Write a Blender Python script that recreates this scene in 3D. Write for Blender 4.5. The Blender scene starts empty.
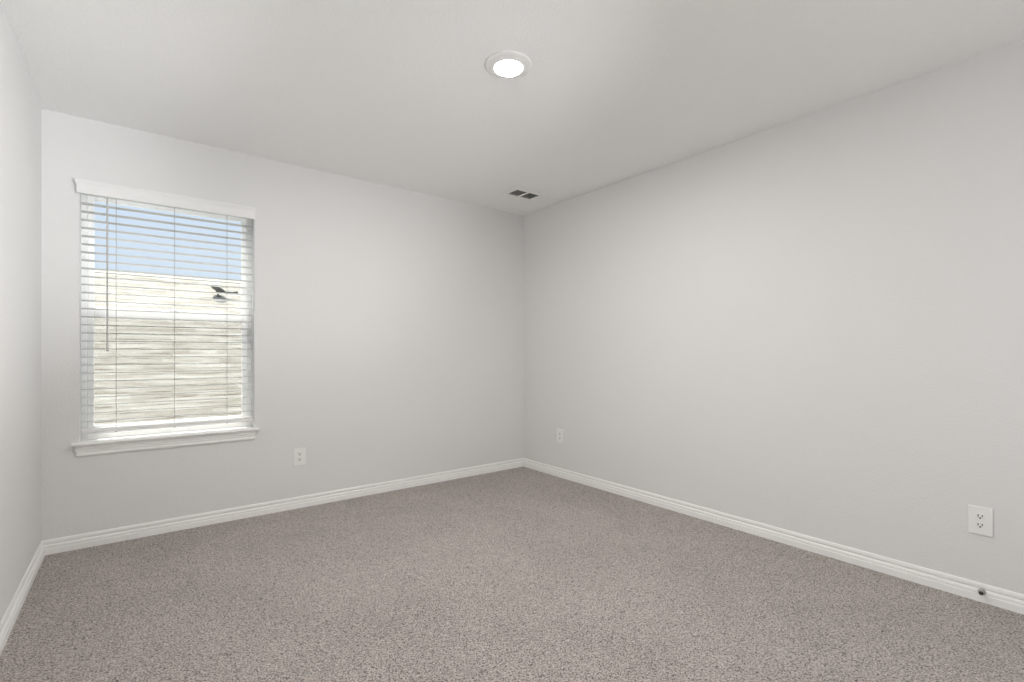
import bpy, bmesh, math, random
from mathutils import Vector, Matrix

random.seed(7)
S = bpy.context.scene
COL = S.collection
PI = math.pi

# ------------------------------------------------------------------ camera
CAM = Vector((-2.968, -3.654, 1.117))
YAW = 0.658942
F_PX = 485.65
cam_data = bpy.data.cameras.new('camera')
cam = bpy.data.objects.new('camera', cam_data)
COL.objects.link(cam)
cam.location = CAM
cam.rotation_euler = (PI / 2, 0, -YAW)
cam_data.sensor_fit = 'HORIZONTAL'
cam_data.sensor_width = 36.0
cam_data.lens = 36.0 * F_PX / 1024.0
cam_data.shift_y = (351.98 - 341.0) / 1024.0
cam_data.clip_start = 0.02
cam_data.clip_end = 300
S.camera = cam

# ------------------------------------------------------------------ world: pale blue low sky, bright thin cloud overhead
world = bpy.data.worlds.new('sky')
S.world = world
world.use_nodes = True
wn, wl = world.node_tree.nodes, world.node_tree.links
wn.clear()
w_out = wn.new('ShaderNodeOutputWorld')
w_bg = wn.new('ShaderNodeBackground')
w_tc = wn.new('ShaderNodeTexCoord')
w_sep = wn.new('ShaderNodeSeparateXYZ')
w_ramp = wn.new('ShaderNodeValToRGB')
wl.new(w_tc.outputs['Generated'], w_sep.inputs[0])
wl.new(w_sep.outputs['Z'], w_ramp.inputs['Fac'])
wl.new(w_ramp.outputs['Color'], w_bg.inputs['Color'])
wl.new(w_bg.outputs[0], w_out.inputs['Surface'])
SKY_GAIN = 3.0
er = w_ramp.color_ramp
er.elements[0].position = 0.0
er.elements[0].color = (0.80 / SKY_GAIN, 0.88 / SKY_GAIN, 0.98 / SKY_GAIN, 1)
er.elements[1].position = 0.24
er.elements[1].color = (0.70 / SKY_GAIN, 0.82 / SKY_GAIN, 1.0 / SKY_GAIN, 1)
e = er.elements.new(0.62)
e.color = (0.80, 0.90, 1.0, 1)
w_bg.inputs['Strength'].default_value = SKY_GAIN

# ------------------------------------------------------------------ sun (high beyond the neighbour's ridge: rakes the roof and the slat tops)
sun_data = bpy.data.lights.new('sun', 'SUN')
sun_data.energy = 15.0
sun_data.angle = math.radians(0.8)
sun_data.color = (1.0, 0.955, 0.88)
sun = bpy.data.objects.new('sun', sun_data)
COL.objects.link(sun)
sun.location = (-6, 4, 14)
sun.rotation_euler = Vector((0.12, -0.36, -0.925)).to_track_quat('-Z', 'Y').to_euler()

# fill lamps added behind the camera: at the ceiling, the left wall, one wide
def add_fill(name, kind, watts, loc, size):
    d = bpy.data.lights.new(name, kind)
    d.energy = watts
    d.color = (0.965, 0.985, 1.0)
    d.shadow_soft_size = size
    o = bpy.data.objects.new(name, d)
    COL.objects.link(o)
    o.location = loc
    return o


def aim(o, target, cone, blend):
    o.data.spot_size = math.radians(cone)
    o.data.spot_blend = blend
    o.rotation_euler = (Vector(target) - o.location).to_track_quat('-Z', 'Y').to_euler()


FL = (-1.3, -4.2, 1.0)
aim(add_fill('ceiling_fill', 'SPOT', 112, FL, .1), (-2.15, -.2, 2.44), 50, 1.0)
aim(add_fill('wall_fill', 'SPOT', 300, FL, .1), (-3.37, -1.25, 1.8), 37, 1.0)
aim(add_fill('wide_fill', 'SPOT', 29, (-1.6, -4.2, 1.2), .1), (-1.6, -3.2, 1.4), 179, .2)

LAMP_STRENGTH = 660.0

S.view_settings.view_transform = 'Standard'
S.view_settings.look = 'None'
S.view_settings.gamma = 1.0
S.view_settings.use_curve_mapping = False
S.view_settings.exposure = 0.03
S.cycles.diffuse_bounces = 10
S.cycles.max_bounces = 16
S.cycles.transparent_max_bounces = 24


# ------------------------------------------------------------------ materials
def new_mat(name):
    m = bpy.data.materials.new(name)
    m.use_nodes = True
    return m, m.node_tree.nodes, m.node_tree.links, m.node_tree.nodes['Principled BSDF']


def plain(name, rgb, rough=0.5, metal=0.0, bump=0.0, scale=200.0, spec=0.5):
    m, n, l, p = new_mat(name)
    p.inputs['Base Color'].default_value = (*rgb, 1)
    p.inputs['Roughness'].default_value = rough
    p.inputs['Metallic'].default_value = metal
    p.inputs['Specular IOR Level'].default_value = spec
    tc = n.new('ShaderNodeTexCoord')
    nz = n.new('ShaderNodeTexNoise')
    nz.inputs['Scale'].default_value = scale
    nz.inputs['Detail'].default_value = 3
    l.new(tc.outputs['Object'], nz.inputs['Vector'])
    mr = n.new('ShaderNodeMapRange')
    mr.inputs['To Min'].default_value = max(0.02, rough - 0.05)
    mr.inputs['To Max'].default_value = min(1.0, rough + 0.05)
    l.new(nz.outputs['Fac'], mr.inputs['Value'])
    l.new(mr.outputs[0], p.inputs['Roughness'])
    if bump:
        b = n.new('ShaderNodeBump')
        b.inputs['Strength'].default_value = 1.0
        b.inputs['Distance'].default_value = bump
        l.new(nz.outputs['Fac'], b.inputs['Height'])
        l.new(b.outputs[0], p.inputs['Normal'])
    return m


def orange_peel(name, rgb, scale, dist):
    """Sprayed drywall texture: soft flattened blobs under matt paint."""
    m, n, l, p = new_mat(name)
    p.inputs['Base Color'].default_value = (*rgb, 1)
    p.inputs['Roughness'].default_value = 0.85
    p.inputs['Specular IOR Level'].default_value = 0.25
    tc = n.new('ShaderNodeTexCoord')
    nz = n.new('ShaderNodeTexNoise')
    nz.inputs['Scale'].default_value = scale
    nz.inputs['Detail'].default_value = 2
    l.new(tc.outputs['Object'], nz.inputs['Vector'])
    rp = n.new('ShaderNodeValToRGB')
    rp.color_ramp.elements[0].position = 0.42
    rp.color_ramp.elements[1].position = 0.66
    l.new(nz.outputs['Fac'], rp.inputs['Fac'])
    b = n.new('ShaderNodeBump')
    b.inputs['Strength'].default_value = 1.0
    b.inputs['Distance'].default_value = dist
    l.new(rp.outputs['Color'], b.inputs['Height'])
    l.new(b.outputs[0], p.inputs['Normal'])
    return m


def carpet_mat():
    m, n, l, p = new_mat('taupe_carpet')
    p.inputs['Roughness'].default_value = 1.0
    p.inputs['Specular IOR Level'].default_value = 0.05
    p.inputs['Sheen Weight'].default_value = 0.15
    tc = n.new('ShaderNodeTexCoord')
    # twisted tufts
    vo = n.new('ShaderNodeTexVoronoi')
    vo.inputs['Scale'].default_value = 125
    nz = n.new('ShaderNodeTexNoise')
    nz.inputs['Scale'].default_value = 185
    nz.inputs['Detail'].default_value = 2
    nz.inputs['Roughness'].default_value = 0.65
    wob = n.new('ShaderNodeTexNoise')
    wob.inputs['Scale'].default_value = 60
    l.new(tc.outputs['Object'], wob.inputs['Vector'])
    mixv = n.new('ShaderNodeMix')
    mixv.data_type = 'VECTOR'
    mixv.inputs['Factor'].default_value = 0.012
    l.new(tc.outputs['Object'], mixv.inputs[4])
    l.new(wob.outputs['Color'], mixv.inputs[5])
    l.new(mixv.outputs[1], vo.inputs['Vector'])
    l.new(mixv.outputs[1], nz.inputs['Vector'])
    # yarn colour varies from tuft to tuft
    rp = n.new('ShaderNodeValToRGB')
    rp.color_ramp.elements[0].position = 0.35
    rp.color_ramp.elements[0].color = (0.085, 0.074, 0.067, 1)
    rp.color_ramp.elements[1].position = 0.70
    rp.color_ramp.elements[1].color = (0.74, 0.68, 0.64, 1)
    mid = rp.color_ramp.elements.new(0.50)
    mid.color = (0.47, 0.428, 0.398, 1)
    l.new(nz.outputs['Fac'], rp.inputs['Fac'])
    # broad patches where the pile leans one way or the other
    lay = n.new('ShaderNodeTexNoise')
    lay.inputs['Scale'].default_value = 1.9
    lay.inputs['Detail'].default_value = 3
    lay.inputs['Distortion'].default_value = 0.9
    l.new(tc.outputs['Object'], lay.inputs['Vector'])
    mr = n.new('ShaderNodeMapRange')
    mr.inputs['From Min'].default_value = 0.35
    mr.inputs['From Max'].default_value = 0.65
    mr.inputs['To Min'].default_value = 0.95
    mr.inputs['To Max'].default_value = 1.05
    l.new(lay.outputs['Fac'], mr.inputs['Value'])
    mul = n.new('ShaderNodeMix')
    mul.data_type = 'RGBA'
    mul.blend_type = 'MULTIPLY'
    mul.inputs['Factor'].default_value = 1.0
    l.new(rp.outputs['Color'], mul.inputs[6])
    l.new(mr.outputs[0], mul.inputs[7])
    l.new(mul.outputs[2], p.inputs['Base Color'])
    add = n.new('ShaderNodeMath')
    add.operation = 'SUBTRACT'
    l.new(nz.outputs['Fac'], add.inputs[0])
    l.new(vo.outputs['Distance'], add.inputs[1])
    b = n.new('ShaderNodeBump')
    b.inputs['Strength'].default_value = 1.0
    b.inputs['Distance'].default_value = 0.006
    l.new(add.outputs[0], b.inputs['Height'])
    l.new(b.outputs[0], p.inputs['Normal'])
    return m


def shingle_mat():
    m, n, l, p = new_mat('tan_shingles')
    p.inputs['Roughness'].default_value = 0.95
    p.inputs['Specular IOR Level'].default_value = 0.15
    tc = n.new('ShaderNodeTexCoord')
    br = n.new('ShaderNodeTexBrick')                     # tab blends, course by course
    br.offset = 0.37
    br.inputs['Scale'].default_value = 1.0
    br.inputs['Brick Width'].default_value = 0.30
    br.inputs['Row Height'].default_value = 0.135
    br.inputs['Mortar Size'].default_value = 0.0
    br.inputs['Bias'].default_value = -0.1
    br.inputs['Color1'].default_value = (0.222, 0.207, 0.184, 1)
    br.inputs['Color2'].default_value = (0.285, 0.273, 0.251, 1)
    l.new(tc.outputs['UV'], br.inputs['Vector'])
    sep = n.new('ShaderNodeSeparateXYZ')
    l.new(tc.outputs['UV'], sep.inputs[0])
    row = n.new('ShaderNodeMath')
    row.operation = 'DIVIDE'
    row.inputs[1].default_value = 0.135
    l.new(sep.outputs['Y'], row.inputs[0])
    fr = n.new('ShaderNodeMath')
    fr.operation = 'FRACT'
    l.new(row.outputs[0], fr.inputs[0])
    edge = n.new('ShaderNodeMath')                       # butt edge of each course
    edge.operation = 'LESS_THAN'
    edge.inputs[1].default_value = 0.16
    l.new(fr.outputs[0], edge.inputs[0])
    mp = n.new('ShaderNodeMapping')
    mp.inputs['Scale'].default_value = (2.2, 14.0, 1)
    l.new(tc.outputs['UV'], mp.inputs['Vector'])
    nz = n.new('ShaderNodeTexNoise')
    nz.inputs['Scale'].default_value = 1.0
    nz.inputs['Detail'].default_value = 5
    nz.inputs['Roughness'].default_value = 0.65
    l.new(mp.outputs[0], nz.inputs['Vector'])
    rp = n.new('ShaderNodeValToRGB')                     # weathered streaks
    rp.color_ramp.elements[0].position = 0.34
    rp.color_ramp.elements[0].color = (0.66, 0.63, 0.57, 1)
    rp.color_ramp.elements[1].position = 0.60
    rp.color_ramp.elements[1].color = (1, 1, 1, 1)
    l.new(nz.outputs['Fac'], rp.inputs['Fac'])
    rp2 = n.new('ShaderNodeValToRGB')                    # broken butt lines
    rp2.color_ramp.elements[0].position = 0.42
    rp2.color_ramp.elements[0].color = (0.45, 0.41, 0.37, 1)
    rp2.color_ramp.elements[1].position = 0.58
    rp2.color_ramp.elements[1].color = (1, 1, 1, 1)
    mp2 = n.new('ShaderNodeMapping')
    mp2.inputs['Scale'].default_value = (3.4, 22.0, 1)
    mp2.inputs['Location'].default_value = (7.3, 2.1, 0)
    l.new(tc.outputs['UV'], mp2.inputs['Vector'])
    nz2 = n.new('ShaderNodeTexNoise')
    nz2.inputs['Scale'].default_value = 1.0
    nz2.inputs['Detail'].default_value = 3
    l.new(mp2.outputs[0], nz2.inputs['Vector'])
    l.new(nz2.outputs['Fac'], rp2.inputs['Fac'])
    mul = n.new('ShaderNodeMix')
    mul.data_type = 'RGBA'
    mul.blend_type = 'MULTIPLY'
    mul.inputs['Factor'].default_value = 1.0
    l.new(br.outputs['Color'], mul.inputs[6])
    l.new(rp.outputs['Color'], mul.inputs[7])
    mul2 = n.new('ShaderNodeMix')
    mul2.data_type = 'RGBA'
    mul2.blend_type = 'MULTIPLY'
    l.new(edge.outputs[0], mul2.inputs['Factor'])
    l.new(mul.outputs[2], mul2.inputs[6])
    l.new(rp2.outputs['Color'], mul2.inputs[7])
    l.new(mul2.outputs[2], p.inputs['Base Color'])
    b = n.new('ShaderNodeBump')
    b.inputs['Distance'].default_value = 0.006
    b.inputs['Strength'].default_value = 0.6
    b.invert = True
    l.new(fr.outputs[0], b.inputs['Height'])
    l.new(b.outputs[0], p.inputs['Normal'])
    return m


def glass_mat():
    m = bpy.data.materials.new('window_glass')
    m.use_nodes = True
    n, l = m.node_tree.nodes, m.node_tree.links
    n.clear()
    out = n.new('ShaderNodeOutputMaterial')
    tr = n.new('ShaderNodeBsdfTransparent')
    tr.inputs[0].default_value = (0.96, 0.975, 0.97, 1)
    gl = n.new('ShaderNodeBsdfGlossy')
    gl.inputs['Roughness'].default_value = 0.02
    lw = n.new('ShaderNodeLayerWeight')
    lw.inputs['Blend'].default_value = 0.5
    pw = n.new('ShaderNodeMath')                         # Schlick reflectance, the same from both sides
    pw.operation = 'POWER'
    pw.inputs[1].default_value = 5.0
    l.new(lw.outputs['Facing'], pw.inputs[0])
    fr = n.new('ShaderNodeMath')
    fr.operation = 'MULTIPLY_ADD'
    fr.inputs[1].default_value = 0.97
    fr.inputs[2].default_value = 0.025
    l.new(pw.outputs[0], fr.inputs[0])
    mx = n.new('ShaderNodeMixShader')
    l.new(fr.outputs[0], mx.inputs[0])
    l.new(tr.outputs[0], mx.inputs[1])
    l.new(gl.outputs[0], mx.inputs[2])
    l.new(mx.outputs[0], out.inputs['Surface'])
    return m


def screen_mat():
    """Fine charcoal insect mesh, seen as an even grey veil."""
    m = bpy.data.materials.new('insect_mesh')
    m.use_nodes = True
    n, l = m.node_tree.nodes, m.node_tree.links
    n.clear()
    out = n.new('ShaderNodeOutputMaterial')
    tr = n.new('ShaderNodeBsdfTransparent')
    df = n.new('ShaderNodeBsdfDiffuse')
    df.inputs[0].default_value = (0.05, 0.05, 0.05, 1)
    mx = n.new('ShaderNodeMixShader')
    mx.inputs[0].default_value = 0.16
    l.new(tr.outputs[0], mx.inputs[1])
    l.new(df.outputs[0], mx.inputs[2])
    l.new(mx.outputs[0], out.inputs['Surface'])
    return m


def lens_mat():
    m = bpy.data.materials.new('lit_diffuser')
    m.use_nodes = True
    n, l = m.node_tree.nodes, m.node_tree.links
    n.clear()
    out = n.new('ShaderNodeOutputMaterial')
    em = n.new('ShaderNodeEmission')
    em.inputs['Color'].default_value = (1.0, 0.972, 0.935, 1)
    em.inputs['Strength'].default_value = LAMP_STRENGTH
    l.new(em.outputs[0], out.inputs['Surface'])
    return m


WALL = orange_peel('wall_paint', (0.765, 0.764, 0.759), 95, 0.0003)
CEIL = orange_peel('ceiling_paint', (0.885, 0.883, 0.878), 75, 0.0008)
TRIM = plain('trim_enamel', (0.90, 0.895, 0.885), 0.42, scale=60, spec=0.35)
VINYL = plain('white_vinyl', (0.93, 0.93, 0.93), 0.4, scale=80)
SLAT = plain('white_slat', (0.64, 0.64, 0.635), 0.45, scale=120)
VALANCE = plain('white_valance', (0.83, 0.83, 0.825), 0.45, scale=120)
CORD = plain('grey_cord', (0.36, 0.36, 0.35), 0.8, scale=900)
WAND = plain('grey_wand', (0.50, 0.50, 0.49), 0.3, scale=90)
PLATE = plain('white_plastic', (0.86, 0.86, 0.85), 0.35, scale=150)
SLOT = plain('dark_slot', (0.03, 0.028, 0.026), 0.6, scale=150)
STEEL = plain('satin_nickel', (0.46, 0.45, 0.44), 0.38, 0.85, scale=150)
RUBBER = plain('dark_rubber', (0.05, 0.045, 0.04), 0.7, scale=150)
ENAMEL = plain('white_enamel', (0.86, 0.855, 0.84), 0.45, scale=150)
DUCT = plain('dark_duct', (0.20, 0.196, 0.187), 0.7, scale=60)
GREYMET = plain('grey_dish_paint', (0.10, 0.10, 0.097), 0.5, 0.0, scale=80)
GREYARM = plain('grey_arm_paint', (0.07, 0.07, 0.068), 0.5, 0.0, scale=80)
SIDING = plain('tan_siding', (0.55, 0.5, 0.43), 0.8, scale=10)
GRASS = plain('lawn', (0.16, 0.2, 0.09), 0.95, bump=0.01, scale=40)
CARPET = carpet_mat()
SHINGLE = shingle_mat()
RIDGE = plain('tan_ridge_shingle', (0.245, 0.234, 0.207), 0.95, bump=0.003, scale=30)
GLASS = glass_mat()
SCREEN = screen_mat()
LENS = lens_mat()


# ------------------------------------------------------------------ helpers
def box(bm, x0, x1, y0, y1, z0, z1):
    v = [bm.verts.new((x, y, z)) for x in (x0, x1) for y in (y0, y1) for z in (z0, z1)]
    for f in ((0, 1, 3, 2), (4, 6, 7, 5), (0, 4, 5, 1), (2, 3, 7, 6), (0, 2, 6, 4), (1, 5, 7, 3)):
        bm.faces.new([v[i] for i in f])


def cyl(bm, a, b, r, r2=None, seg=16):
    a, b = Vector(a), Vector(b)
    d = b - a
    q = d.to_track_quat('Z', 'Y').to_matrix().to_4x4()
    q.translation = (a + b) / 2
    bmesh.ops.create_cone(bm, cap_ends=True, segments=seg, radius1=r, radius2=r if r2 is None else r2,
                          depth=d.length, matrix=q)


def lathe(bm, prof, seg=48, mat=None):
    """Revolve (radius, height) pairs about Z; end points on the axis close it."""
    rings = []
    for r, z in prof:
        if r < 1e-6:
            rings.append([bm.verts.new((0, 0, z))])
        else:
            rings.append([bm.verts.new((r * math.cos(2 * PI * k / seg), r * math.sin(2 * PI * k / seg), z)) for k in range(seg)])
    for a, b in zip(rings, rings[1:]):
        for k in range(seg):
            k2 = (k + 1) % seg
            if len(a) == 1 and len(b) == 1:
                continue
            if len(a) == 1:
                bm.faces.new((a[0], b[k], b[k2]))
            elif len(b) == 1:
                bm.faces.new((a[k], a[k2], b[0]))
            else:
                bm.faces.new((a[k], a[k2], b[k2], b[k]))
    if mat is not None:
        bmesh.ops.transform(bm, matrix=mat, verts=bm.verts)


def extrude_profile(bm, prof, axis_pts):
    """Sweep a closed list of cross-section points; axis_pts(p) -> (start, end) for a profile point."""
    a = [bm.verts.new(axis_pts(p)[0]) for p in prof]
    b = [bm.verts.new(axis_pts(p)[1]) for p in prof]
    n = len(prof)
    for i in range(n):
        j = (i + 1) % n
        bm.faces.new((a[i], a[j], b[j], b[i]))
    bm.faces.new(a)
    bm.faces.new(list(reversed(b)))


def obj(name, bm, mat, parent=None, bevel=0.0, smooth=False, seg=2):
    bmesh.ops.recalc_face_normals(bm, faces=bm.faces)
    me = bpy.data.meshes.new(name)
    bm.to_mesh(me)
    bm.free()
    me.materials.append(mat)
    o = bpy.data.objects.new(name, me)
    COL.objects.link(o)
    if smooth:
        for p in me.polygons:
            p.use_smooth = True
    if bevel:
        md = o.modifiers.new('bevel', 'BEVEL')
        md.width = bevel
        md.segments = seg
        md.limit_method = 'ANGLE'
        md.angle_limit = math.radians(40)
    if smooth or bevel:
        me.set_sharp_from_angle(angle=math.radians(35))
    if parent:
        o.parent = parent
    return o


def tag(o, label, cat, group=None, kind=None):
    o['label'] = label
    o['category'] = cat
    if group:
        o['group'] = group
    if kind:
        o['kind'] = kind
    return o


def empty(name, loc, label, cat, group=None, kind=None):
    o = bpy.data.objects.new(name, None)
    o.empty_display_size = 0.05
    COL.objects.link(o)
    o.location = loc
    return tag(o, label, cat, group, kind)


def copy_tree(o, parent=None):
    c = o.copy()
    COL.objects.link(c)
    if parent:
        c.parent = parent
    for ch in list(o.children):
        copy_tree(ch, c)
    return c


# ------------------------------------------------------------------ room shell
XL, XR, YB, YF, H = -3.374, 0.0, 0.0, -4.45, 2.44
TH = 0.15
WX0, WX1, WZ0, WZ1 = -3.219, -2.337, 0.589, 2.060      # window opening
CARPET_Z = 0.012

bm = bmesh.new()
box(bm, XL - TH, XR + TH, YF - TH, YB + TH, -0.20, CARPET_Z)
tag(obj('floor', bm, CARPET), 'taupe cut-pile carpet covering the whole floor', 'floor', kind='structure')

bm = bmesh.new()
VHOLE = (-.517, -.279, -.558, -.426)                     # opening for the air vent
box(bm, XL - TH, VHOLE[0], YF - TH, YB + TH, H, H + 0.25)
box(bm, VHOLE[1], XR + TH, YF - TH, YB + TH, H, H + 0.25)
box(bm, VHOLE[0], VHOLE[1], YF - TH, VHOLE[2], H, H + 0.25)
box(bm, VHOLE[0], VHOLE[1], VHOLE[3], YB + TH, H, H + 0.25)
box(bm, VHOLE[0], VHOLE[1], VHOLE[2], VHOLE[3], H + .12, H + 0.25)
tag(obj('ceiling', bm, CEIL), 'white lightly textured ceiling over the room', 'ceiling', kind='structure')

bm = bmesh.new()
box(bm, XL - TH, WX0, YB, YB + TH, -0.2, H)
box(bm, WX1, XR + TH, YB, YB + TH, -0.2, H)
box(bm, WX0, WX1, YB, YB + TH, -0.2, WZ0)
box(bm, WX0, WX1, YB, YB + TH, WZ1, H)
tag(obj('wall_back', bm, WALL), 'pale grey painted wall with the window in it', 'wall', kind='structure')

bm = bmesh.new()
box(bm, XR, XR + TH, YF - TH, YB, -0.2, H)
tag(obj('wall_right', bm, WALL), 'long blank pale grey wall to the right', 'wall', kind='structure')

bm = bmesh.new()
box(bm, XL - TH, XL, YF - TH, YB, -0.2, H)
tag(obj('wall_left', bm, WALL), 'narrow strip of pale grey wall left of the window', 'wall', kind='structure')

bm = bmesh.new()
box(bm, XL, XR, YF - TH, YF, -0.2, H)
tag(obj('wall_rear', bm, WALL), 'pale grey wall behind the camera', 'wall', kind='structure')

# baseboards: stepped colonial profile (out from wall, height)
BASE = [(0, 0), (.0158, 0), (.0158, .0430), (.0150, .0442), (.0118, .0446), (.0104, .0464), (.0126, .0478), (.0132, .0500),
        (.0130, .0570), (.0112, .0612), (.0066, .0630), (.0016, .0636), (.0010, .0692), (.0060, .0698), (.0076, .0725), (.0078, .0770),
        (.0070, .0830), (.0056, .0880), (.0042, .0908), (0, .0908)]


def baseboard(name, side):
    bm = bmesh.new()
    if side == 'back':
        f = lambda p: ((XL + p[0], YB - p[0], p[1]), (XR - p[0], YB - p[0], p[1]))
    elif side == 'right':
        f = lambda p: ((XR - p[0], YB - p[0], p[1]), (XR - p[0], YF, p[1]))
    else:
        f = lambda p: ((XL + p[0], YB - p[0], p[1]), (XL + p[0], YF, p[1]))
    extrude_profile(bm, BASE, f)
    o = obj(name, bm, TRIM)
    return tag(o, 'white moulded baseboard along the %s wall' % side, 'baseboard', kind='structure')


baseboard('baseboard_back', 'back')
baseboard('baseboard_right', 'right')
baseboard('baseboard_left', 'left')

# ------------------------------------------------------------------ window (frame, two sashes, panes, stool, apron)
win = empty('window_1', ((WX0 + WX1) / 2, YB + 0.1, WZ0), 'white single-hung window with moulded sill in the back wall', 'window', kind='structure')
WL = -win.location


def wobj(name, bm, mat, parent, **k):
    bmesh.ops.translate(bm, vec=-win.location, verts=bm.verts)
    return obj(name, bm, mat, parent, **k)


def ring(bm, x0, x1, z0, z1, wx, wb, wt, y0, y1):
    box(bm, x0, x0 + wx, y0, y1, z0, z1)
    box(bm, x1 - wx, x1, y0, y1, z0, z1)
    box(bm, x0 + wx, x1 - wx, y0, y1, z0, z0 + wb)
    box(bm, x0 + wx, x1 - wx, y0, y1, z1 - wt, z1)


SILL_Z = 0.606
bm = bmesh.new()
ring(bm, WX0, WX1, SILL_Z, WZ1, .026, .03, .026, .098, .150)
wobj('window_frame', bm, VINYL, win, bevel=.002)
# lower sash nearer the room, upper sash behind it
bm = bmesh.new()
ring(bm, WX0 + .0265, WX1 - .0265, SILL_Z + .012, 1.375, .030, .066, .058, .104, .124)
lo = wobj('lower_sash', bm, VINYL, win, bevel=.003)
bm = bmesh.new()
box(bm, WX0 + .057, WX1 - .057, .112, .115, SILL_Z + .079, 1.316)
wobj('pane', bm, GLASS, lo)
bm = bmesh.new()
ring(bm, WX0 + .0265, WX1 - .0265, 1.325, WZ1 - .0265, .030, .045, .022, .126, .146)
up = wobj('upper_sash', bm, VINYL, win, bevel=.003)
bm = bmesh.new()
box(bm, WX0 + .057, WX1 - .057, .134, .137, 1.371, WZ1 - .047)
wobj('pane', bm, GLASS, up)
bm = bmesh.new()
box(bm, WX0 + .03, WX1 - .03, .1425, .1435, SILL_Z + .032, 1.324)
wobj('insect_screen', bm, SCREEN, win)
# sash lock on the meeting rail
bm = bmesh.new()
box(bm, -2.80, -2.755, .106, .122, 1.3755, 1.385)
cyl(bm, (-2.778, .114, 1.385), (-2.778, .114, 1.392), .009)
wobj('sash_lock', bm, VINYL, lo, bevel=.001)
# stool (sill board): horns reach past the opening, rounded nose
NOSE = [(.098, .590), (.098, .606), (-.029, .606), (-.034, .6035), (-.0365, .598), (-.034, .5925), (-.029, .590)]
bm = bmesh.new()
xa, xb = WX0, WX1
prof = NOSE
ha, hb = -3.251, -2.309
# board inside the opening
extrude_profile(bm, [(.098, .590), (.098, .606), (0, .606), (0, .590)], lambda p: ((WX0, p[0], p[1]), (WX1, p[0], p[1])))
# nose with horns in front of the wall
extrude_profile(bm, [(0, .590), (0, .606)] + NOSE[2:], lambda p: ((ha, p[0], p[1]), (hb, p[0], p[1])))
wobj('window_sill', bm, TRIM, win)
# apron under the stool, ends mitred back to the wall
APR = [(0, .5900), (-.016, .5900), (-.0165, .5680), (-.0130, .5640), (-.0130, .5560), (-.0105, .5480), (-.0125, .5420), (-.0115, .5340), (-.0070, .5275), (0, .5265)]
bm = bmesh.new()
extrude_profile(bm, APR, lambda p: ((-3.221 + p[0] * .9, p[0], p[1]), (-2.349 - p[0] * .9 + .004, p[0], p[1])))
wobj('apron', bm, TRIM, win)

# ------------------------------------------------------------------ faux-wood blind
BX0, BX1 = WX0 + .005, WX1 - .005
blind = empty('window_blind', ((BX0 + BX1) / 2, .04, WZ1), 'white two-inch slatted blind with open slats hanging in the window', 'blind')


def bobj(name, bm, mat, parent=blind, **k):
    bmesh.ops.translate(bm, vec=-blind.location, verts=bm.verts)
    return obj(name, bm, mat, parent, **k)


# valance: moulded board in front of the wall with short returns
VAL = [(-.012, 2.010), (-.0225, 2.010), (-.0235, 2.016), (-.0225, 2.040), (-.0235, 2.054), (-.0280, 2.066), (-.0315, 2.072),
       (-.0320, 2.082), (-.0300, 2.0845), (-.012, 2.0845)]
bm = bmesh.new()
extrude_profile(bm, VAL, lambda p: ((-3.230 + (p[0] + .0225) * .9, p[0], p[1]), (-2.336 - (p[0] + .0225) * .9, p[0], p[1])))
box(bm, -3.230, -3.222, -.0125, -.0005, 2.010, 2.0845)
box(bm, -2.344, -2.336, -.0125, -.0005, 2.010, 2.0845)
bobj('valance', bm, VALANCE)
bm = bmesh.new()
box(bm, BX0, BX1, .014, .068, 2.024, 2.058)
bobj('headrail', bm, SLAT, bevel=.002)

# slats
SLAT_P, SLAT_T0, N_SLAT = .0462, 1.965, 28


def slat_mesh():
    bm = bmesh.new()
    n = 8
    top, bot = [], []
    for i in range(n + 1):
        y = -.025 + .05 * i / n
        z = .0016 * (1 - (y / .025) ** 2)
        t = .0014 if 0 < i < n else .0007
        top.append((y, z + t))
        bot.append((y, z - t))
    extrude_profile(bm, top + bot[::-1], lambda p: ((-(BX1 - BX0) / 2, p[0], p[1]), ((BX1 - BX0) / 2, p[0], p[1])))
    return bm


slat0 = None
for k in range(N_SLAT):
    z = SLAT_T0 - SLAT_P * k - WZ1
    if slat0 is None:
        s = slat0 = obj('slat', slat_mesh(), SLAT, blind, smooth=True)
    else:
        s = slat0.copy()
        COL.objects.link(s)
        s.parent = blind
    s.location = (0, 0, z)
    tilt = math.radians(-3.3 + random.uniform(-.5, .5) + (-2.5 if k in (23, 26) else 0))
    s.rotation_euler = (tilt, 0, 0)
# bottom rail
bm = bmesh.new()
box(bm, BX0 + .001, BX1 - .001, .014, .066, .652, .676)
rail = bobj('bottom_rail', bm, PLATE, bevel=.004)
CX = (-3.060, -2.777, -2.493)
for x in CX:
    bm = bmesh.new()
    cyl(bm, (x, .030, .6525), (x, .030, .6475), .006)
    bobj('cord_plug', bm, CORD, rail)
# ladder cords (front and back string with rungs under every slat, plus the lift cord)
for x in CX:
    bm = bmesh.new()
    for y in (.0135, .0665):
        cyl(bm, (x, y, .676), (x, y, 2.025), .0008, seg=6)
    for k in range(N_SLAT):
        z = SLAT_T0 - SLAT_P * k - .0024
        cyl(bm, (x, .0135, z), (x, .0665, z), .0006, seg=5)
    bobj('ladder_cord', bm, CORD)
# tilt wand
bm = bmesh.new()
WXX = -3.0985
cyl(bm, (WXX, -.004, 1.128), (WXX, -.004, 2.015), .0042, seg=8)
cyl(bm, (WXX, -.004, 1.120), (WXX, -.004, 1.150), .0058, .0048, seg=10)
cyl(bm, (WXX, -.004, 2.015), (WXX, .018, 2.030), .0025, seg=8)
bobj('tilt_wand', bm, WAND, smooth=True)

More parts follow.
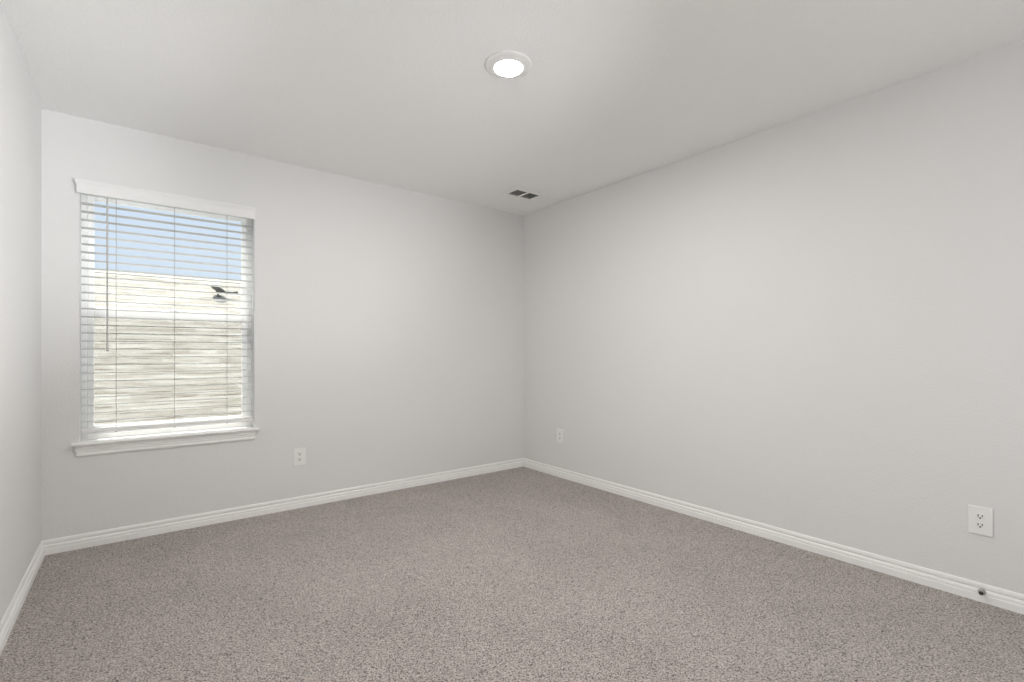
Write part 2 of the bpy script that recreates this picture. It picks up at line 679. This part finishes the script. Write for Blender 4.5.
# ------------------------------------------------------------------ ceiling light
lamp = empty('ceiling_light', (-1.612, -1.877, H), 'round white flush ceiling light, lit, in the middle of the ceiling', 'light')
bm = bmesh.new()
lathe(bm, [(.104, 0), (.106, -.002), (.106, -.0075), (.1035, -.0095), (.098, -.0112), (.072, -.0180), (.0665, -.0190), (.0645, -.0184), (.0632, -.006), (0, -.006)], 64)
obj('trim_ring', bm, ENAMEL, lamp, smooth=True)
bm = bmesh.new()
lathe(bm, [(.0625, -.0075), (.0625, -.0190), (.0600, -.0202), (.045, -.0214), (.020, -.0220), (0, -.0221)], 64)
obj('lens', bm, LENS, lamp, smooth=True)

# ------------------------------------------------------------------ ceiling register
VX0, VX1, VY0, VY1 = -.560, -.258, -.605, -.383
reg = empty('ceiling_vent', ((VX0 + VX1) / 2, (VY0 + VY1) / 2, H), 'white rectangular air vent with two dark grilles in the ceiling corner', 'vent')


def robj(name, bm, mat, parent=reg, **k):
    bmesh.ops.translate(bm, vec=-reg.location, verts=bm.verts)
    return obj(name, bm, mat, parent, **k)


PX = ((-.517, -.409), (-.389, -.279))
PY = (-.558, -.426)
zb, zt = H - .005, H - .0005
bm = bmesh.new()
for x0, x1 in ((VX0, PX[0][0]), (PX[0][1], PX[1][0]), (PX[1][1], VX1)):
    box(bm, x0, x1, PY[0], PY[1], zb, zt)
box(bm, VX0, VX1, VY0, PY[0], zb, zt)
box(bm, VX0, VX1, PY[1], VY1, zb, zt)
for v in bm.verts:                                   # outer rim tapers up to the ceiling
    if v.co.z < H - .003:
        if v.co.x in (VX0, VX1) or v.co.y in (VY0, VY1):
            v.co.z = H - .002
robj('grille_frame', bm, ENAMEL)
bm = bmesh.new()                                     # sheet-metal boot above the grille
g = .001
for a in ((PX[0][0] + g, PX[0][0] + .003, PY[0] + g, PY[1] - g), (PX[1][1] - .003, PX[1][1] - g, PY[0] + g, PY[1] - g),
          (PX[0][0] + .003, PX[1][1] - .003, PY[0] + g, PY[0] + .003), (PX[0][0] + .003, PX[1][1] - .003, PY[1] - .003, PY[1] - g)):
    box(bm, *a, H + .001, H + .11)
box(bm, PX[0][0] + g, PX[1][1] - g, PY[0] + g, PY[1] - g, H + .11, H + .113)
robj('duct', bm, DUCT)
for x0, x1 in PX:
    for k in range(6):
        yc = PY[0] + (PY[1] - PY[0]) * (k + .5) / 6
        bm = bmesh.new()
        box(bm, x0, x1, -.006, .006, -.0005, .0005)
        bmesh.ops.rotate(bm, cent=(0, 0, 0), matrix=Matrix.Rotation(math.radians(32), 3, 'X'), verts=bm.verts)
        bmesh.ops.translate(bm, vec=(0, yc, H + .001), verts=bm.verts)
        robj('louver', bm, ENAMEL)


# ------------------------------------------------------------------ duplex outlets (built facing -Y)
def make_outlet(name, label):
    t = empty(name, (0, 0, 0), label, 'outlet', 'duplex wall outlets')
    bm = bmesh.new()
    box(bm, -.0412, .0412, -.0065, 0, -.0622, .0622)
    for v in bm.verts:                               # bevelled edge towards the wall
        if v.co.y < -.003:
            v.co.x *= .972
            v.co.z *= .98
    obj('wall_plate', bm, PLATE, t, bevel=.0015)
    for s in (1, -1):
        bm = bmesh.new()
        n = 32
        pts = []
        for k in range(n):
            a = 2 * PI * k / n
            x, z = .0172 * math.cos(a), .0172 * math.sin(a)
            pts.append((x, max(-.0135, min(.0135, z))))
        pts2 = []
        for q in pts:
            if not pts2 or (Vector(q) - Vector(pts2[-1])).length > 1e-5:
                pts2.append(q)
        extrude_profile(bm, pts2, lambda p: ((p[0], -.0060, p[1] + s * .0195), (p[0], -.0082, p[1] + s * .0195)))
        r = obj('receptacle', bm, PLATE, t)
        for nm, (x, w, h, z) in (('slot', (-.0068, .0033, .0105, .0037)), ('slot', (.0068, .0033, .0092, .0037))):
            bm = bmesh.new()
            box(bm, x - w / 2, x + w / 2, -.0084, -.0078, s * .0195 + z - h / 2, s * .0195 + z + h / 2)
            obj(nm, bm, SLOT, r)
        bm = bmesh.new()
        cyl(bm, (0, -.0078, s * .0195 - .0066), (0, -.0084, s * .0195 - .0066), .0036, seg=14)
        obj('ground_hole', bm, SLOT, r)
    bm = bmesh.new()
    cyl(bm, (0, -.0062, 0), (0, -.0074, 0), .0032, seg=16)
    obj('screw', bm, PLATE, t)
    return t


o1 = make_outlet('wall_outlet', 'white duplex outlet on the back wall right of the window')
o1.location = (-2.049, YB - .0002, .3735)
o2 = copy_tree(o1)
o2['label'] = 'small white duplex outlet on the right wall close to the far corner'
o2.location = (XR - .0002, -.520, .3745)
o2.rotation_euler = (0, 0, -PI / 2)
o3 = copy_tree(o1)
o3['label'] = 'white duplex outlet nearest the camera on the right wall above the door stop'
o3.location = (XR - .0002, -3.2225, .3675)
o3.rotation_euler = (0, 0, -PI / 2)

# ------------------------------------------------------------------ door stop on the right baseboard
ds = empty('door_stop', (XR - .0130, -3.229, .0575), 'small grey metal door stop on the right baseboard below the outlet', 'door stop')
to_room = Matrix.Rotation(-PI / 2, 4, 'Y')           # local +Z -> -X (into the room)
bm = bmesh.new()
lathe(bm, [(0, 0), (.0135, 0), (.0135, .0015), (.011, .005), (.0075, .008), (.0065, .010), (0, .010)], 28, to_room)
obj('base', bm, STEEL, ds, smooth=True)
bm = bmesh.new()
lathe(bm, [(0, .010), (.0060, .010), (.0060, .016), (0, .016)], 24, to_room)
obj('post', bm, STEEL, ds, smooth=True)
bm = bmesh.new()
lathe(bm, [(0, .016), (.0075, .016), (.0080, .019), (.0075, .0235), (.0055, .0255), (0, .026)], 24, to_room)
obj('rubber_tip', bm, RUBBER, ds, smooth=True)

# ------------------------------------------------------------------ outside: neighbouring house, satellite dish, ground
RY0, RY1, RZ1, SL = 1.9, 6.5, 2.430, 0.5
RZ0 = RZ1 - SL * (RY1 - RY0)
HX0, HX1 = -11.0, 6.0
house = empty('neighbouring_house', ((HX0 + HX1) / 2, RY1, -3.0), 'neighbouring house with a pale tan shingle roof outside the window', 'house')


def hobj(name, bm, mat, **k):
    bmesh.ops.translate(bm, vec=-house.location, verts=bm.verts)
    return obj(name, bm, mat, house, **k)


def slope(name, ye, ze, yr, zr):
    bm = bmesh.new()
    uv = bm.loops.layers.uv.new('UVMap')
    L = math.hypot(yr - ye, zr - ze)
    d = 0.03
    top = [(HX0, ye, ze), (HX1, ye, ze), (HX1, yr, zr), (HX0, yr, zr)]
    tv = [bm.verts.new(p) for p in top]
    bv = [bm.verts.new((p[0], p[1], p[2] - d)) for p in top]
    f = bm.faces.new(tv)
    for lp, c in zip(f.loops, ((0, 0), (HX1 - HX0, 0), (HX1 - HX0, L), (0, L))):
        lp[uv].uv = c
    bm.faces.new(bv[::-1])
    for i in range(4):
        j = (i + 1) % 4
        bm.faces.new((tv[i], bv[i], bv[j], tv[j]))
    return hobj(name, bm, SHINGLE)


slope('roof', RY0, RZ0, RY1, RZ1)
slope('roof', 2 * RY1 - RY0, RZ0, RY1, RZ1)
bm = bmesh.new()
extrude_profile(bm, [(-.14, -.055), (0, .016), (.14, -.055), (.14, -.07), (0, 0), (-.14, -.07)],
                lambda p: ((HX0, RY1 + p[0], RZ1 + p[1] - .004), (HX1, RY1 + p[0], RZ1 + p[1] - .004)))
hobj('ridge_cap', bm, RIDGE)
bm = bmesh.new()
we = .35
extrude_profile(bm, [(RY0 + we, -3.0), (2 * RY1 - RY0 - we, -3.0), (2 * RY1 - RY0 - we, RZ0 + we * SL - .05), (RY1, RZ1 - .05), (RY0 + we, RZ0 + we * SL - .05)],
                lambda p: ((HX0 + .3, p[0], p[1]), (HX1 - .3, p[0], p[1])))
hobj('wall', bm, SIDING)
bm = bmesh.new()
box(bm, HX0, HX1, RY0 - .02, RY0, RZ0 - .16, RZ0 - .002)
hobj('fascia', bm, TRIM)

# satellite dish standing on the roof below the ridge
sY, cY = math.sin(YAW), math.cos(YAW)


def ray(u, v):
    rt, up_ = (u - 512) / F_PX, (351.98 - v) / F_PX
    return Vector((rt * cY + sY, -rt * sY + cY, up_))


def on_roof(u, v):
    d = ray(u, v)
    t = (RZ0 + SL * (CAM.y * -1 + RY0) * 0 + SL * (CAM.y - RY0) - CAM.z) / (d.z - SL * d.y)
    return CAM + t * d


P0 = on_roof(218.5, 296.4)                                # foot of the mast
dish = empty('satellite_dish', P0, 'dark grey satellite dish on the tan roof outside the upper sash', 'satellite dish')
vd = (P0 - CAM).normalized()
RT = vd.cross(Vector((0, 0, 1))).normalized()
UP = RT.cross(vd).normalized()
SC = (P0 - CAM).dot(Vector((sY, cY, 0))) / F_PX        # metres per pixel out there
cen = (UP * .8 - RT * 1.5) * SC + Vector((0, -SL, 1)).normalized() * 0.092
nrm = (RT * .44 + UP * .84 + vd * .27).normalized()
q = nrm.to_track_quat('Z', 'Y').to_matrix().to_4x4()
q.translation = cen
bm = bmesh.new()
R = 6.9 * SC
prof = [(R * k / 8, .26 * R * (k / 8) ** 2) for k in range(9)]
prof += [(R * 1.03, .26 * R + .004), (R * 1.02, .26 * R - .012)] + [(R * k / 8, .26 * R * (k / 8) ** 2 - .010) for k in range(8, -1, -1)]
lathe(bm, prof, 40, q)
obj('reflector', bm, GREYMET, dish, smooth=True)
rn = Vector((0, -SL, 1)).normalized()
bm = bmesh.new()
cyl(bm, rn * .006, rn * .016, .040, seg=4)
cyl(bm, rn * .016, cen - nrm * .014, .011)
obj('mast', bm, GREYARM, dish)
a0 = cen + RT * 1.5 * SC - UP * 1.2 * SC
a1 = cen + RT * 15.5 * SC - UP * 1.5 * SC
bm = bmesh.new()
cyl(bm, a0, a1, 1.35 * SC, .9 * SC, seg=14)
obj('feed_arm', bm, GREYARM, dish, smooth=True)
bm = bmesh.new()
cyl(bm, a1 - RT * 1.5 * SC, a1 + RT * 2.5 * SC + UP * .7 * SC, 1.1 * SC, 1.25 * SC, seg=14)
obj('receiver', bm, RUBBER, dish, smooth=True)

bm = bmesh.new()
box(bm, -40, 40, .16, 60, -3.2, -3.0)
tag(obj('ground', bm, GRASS), 'lawn between and behind the houses', 'ground', kind='structure')
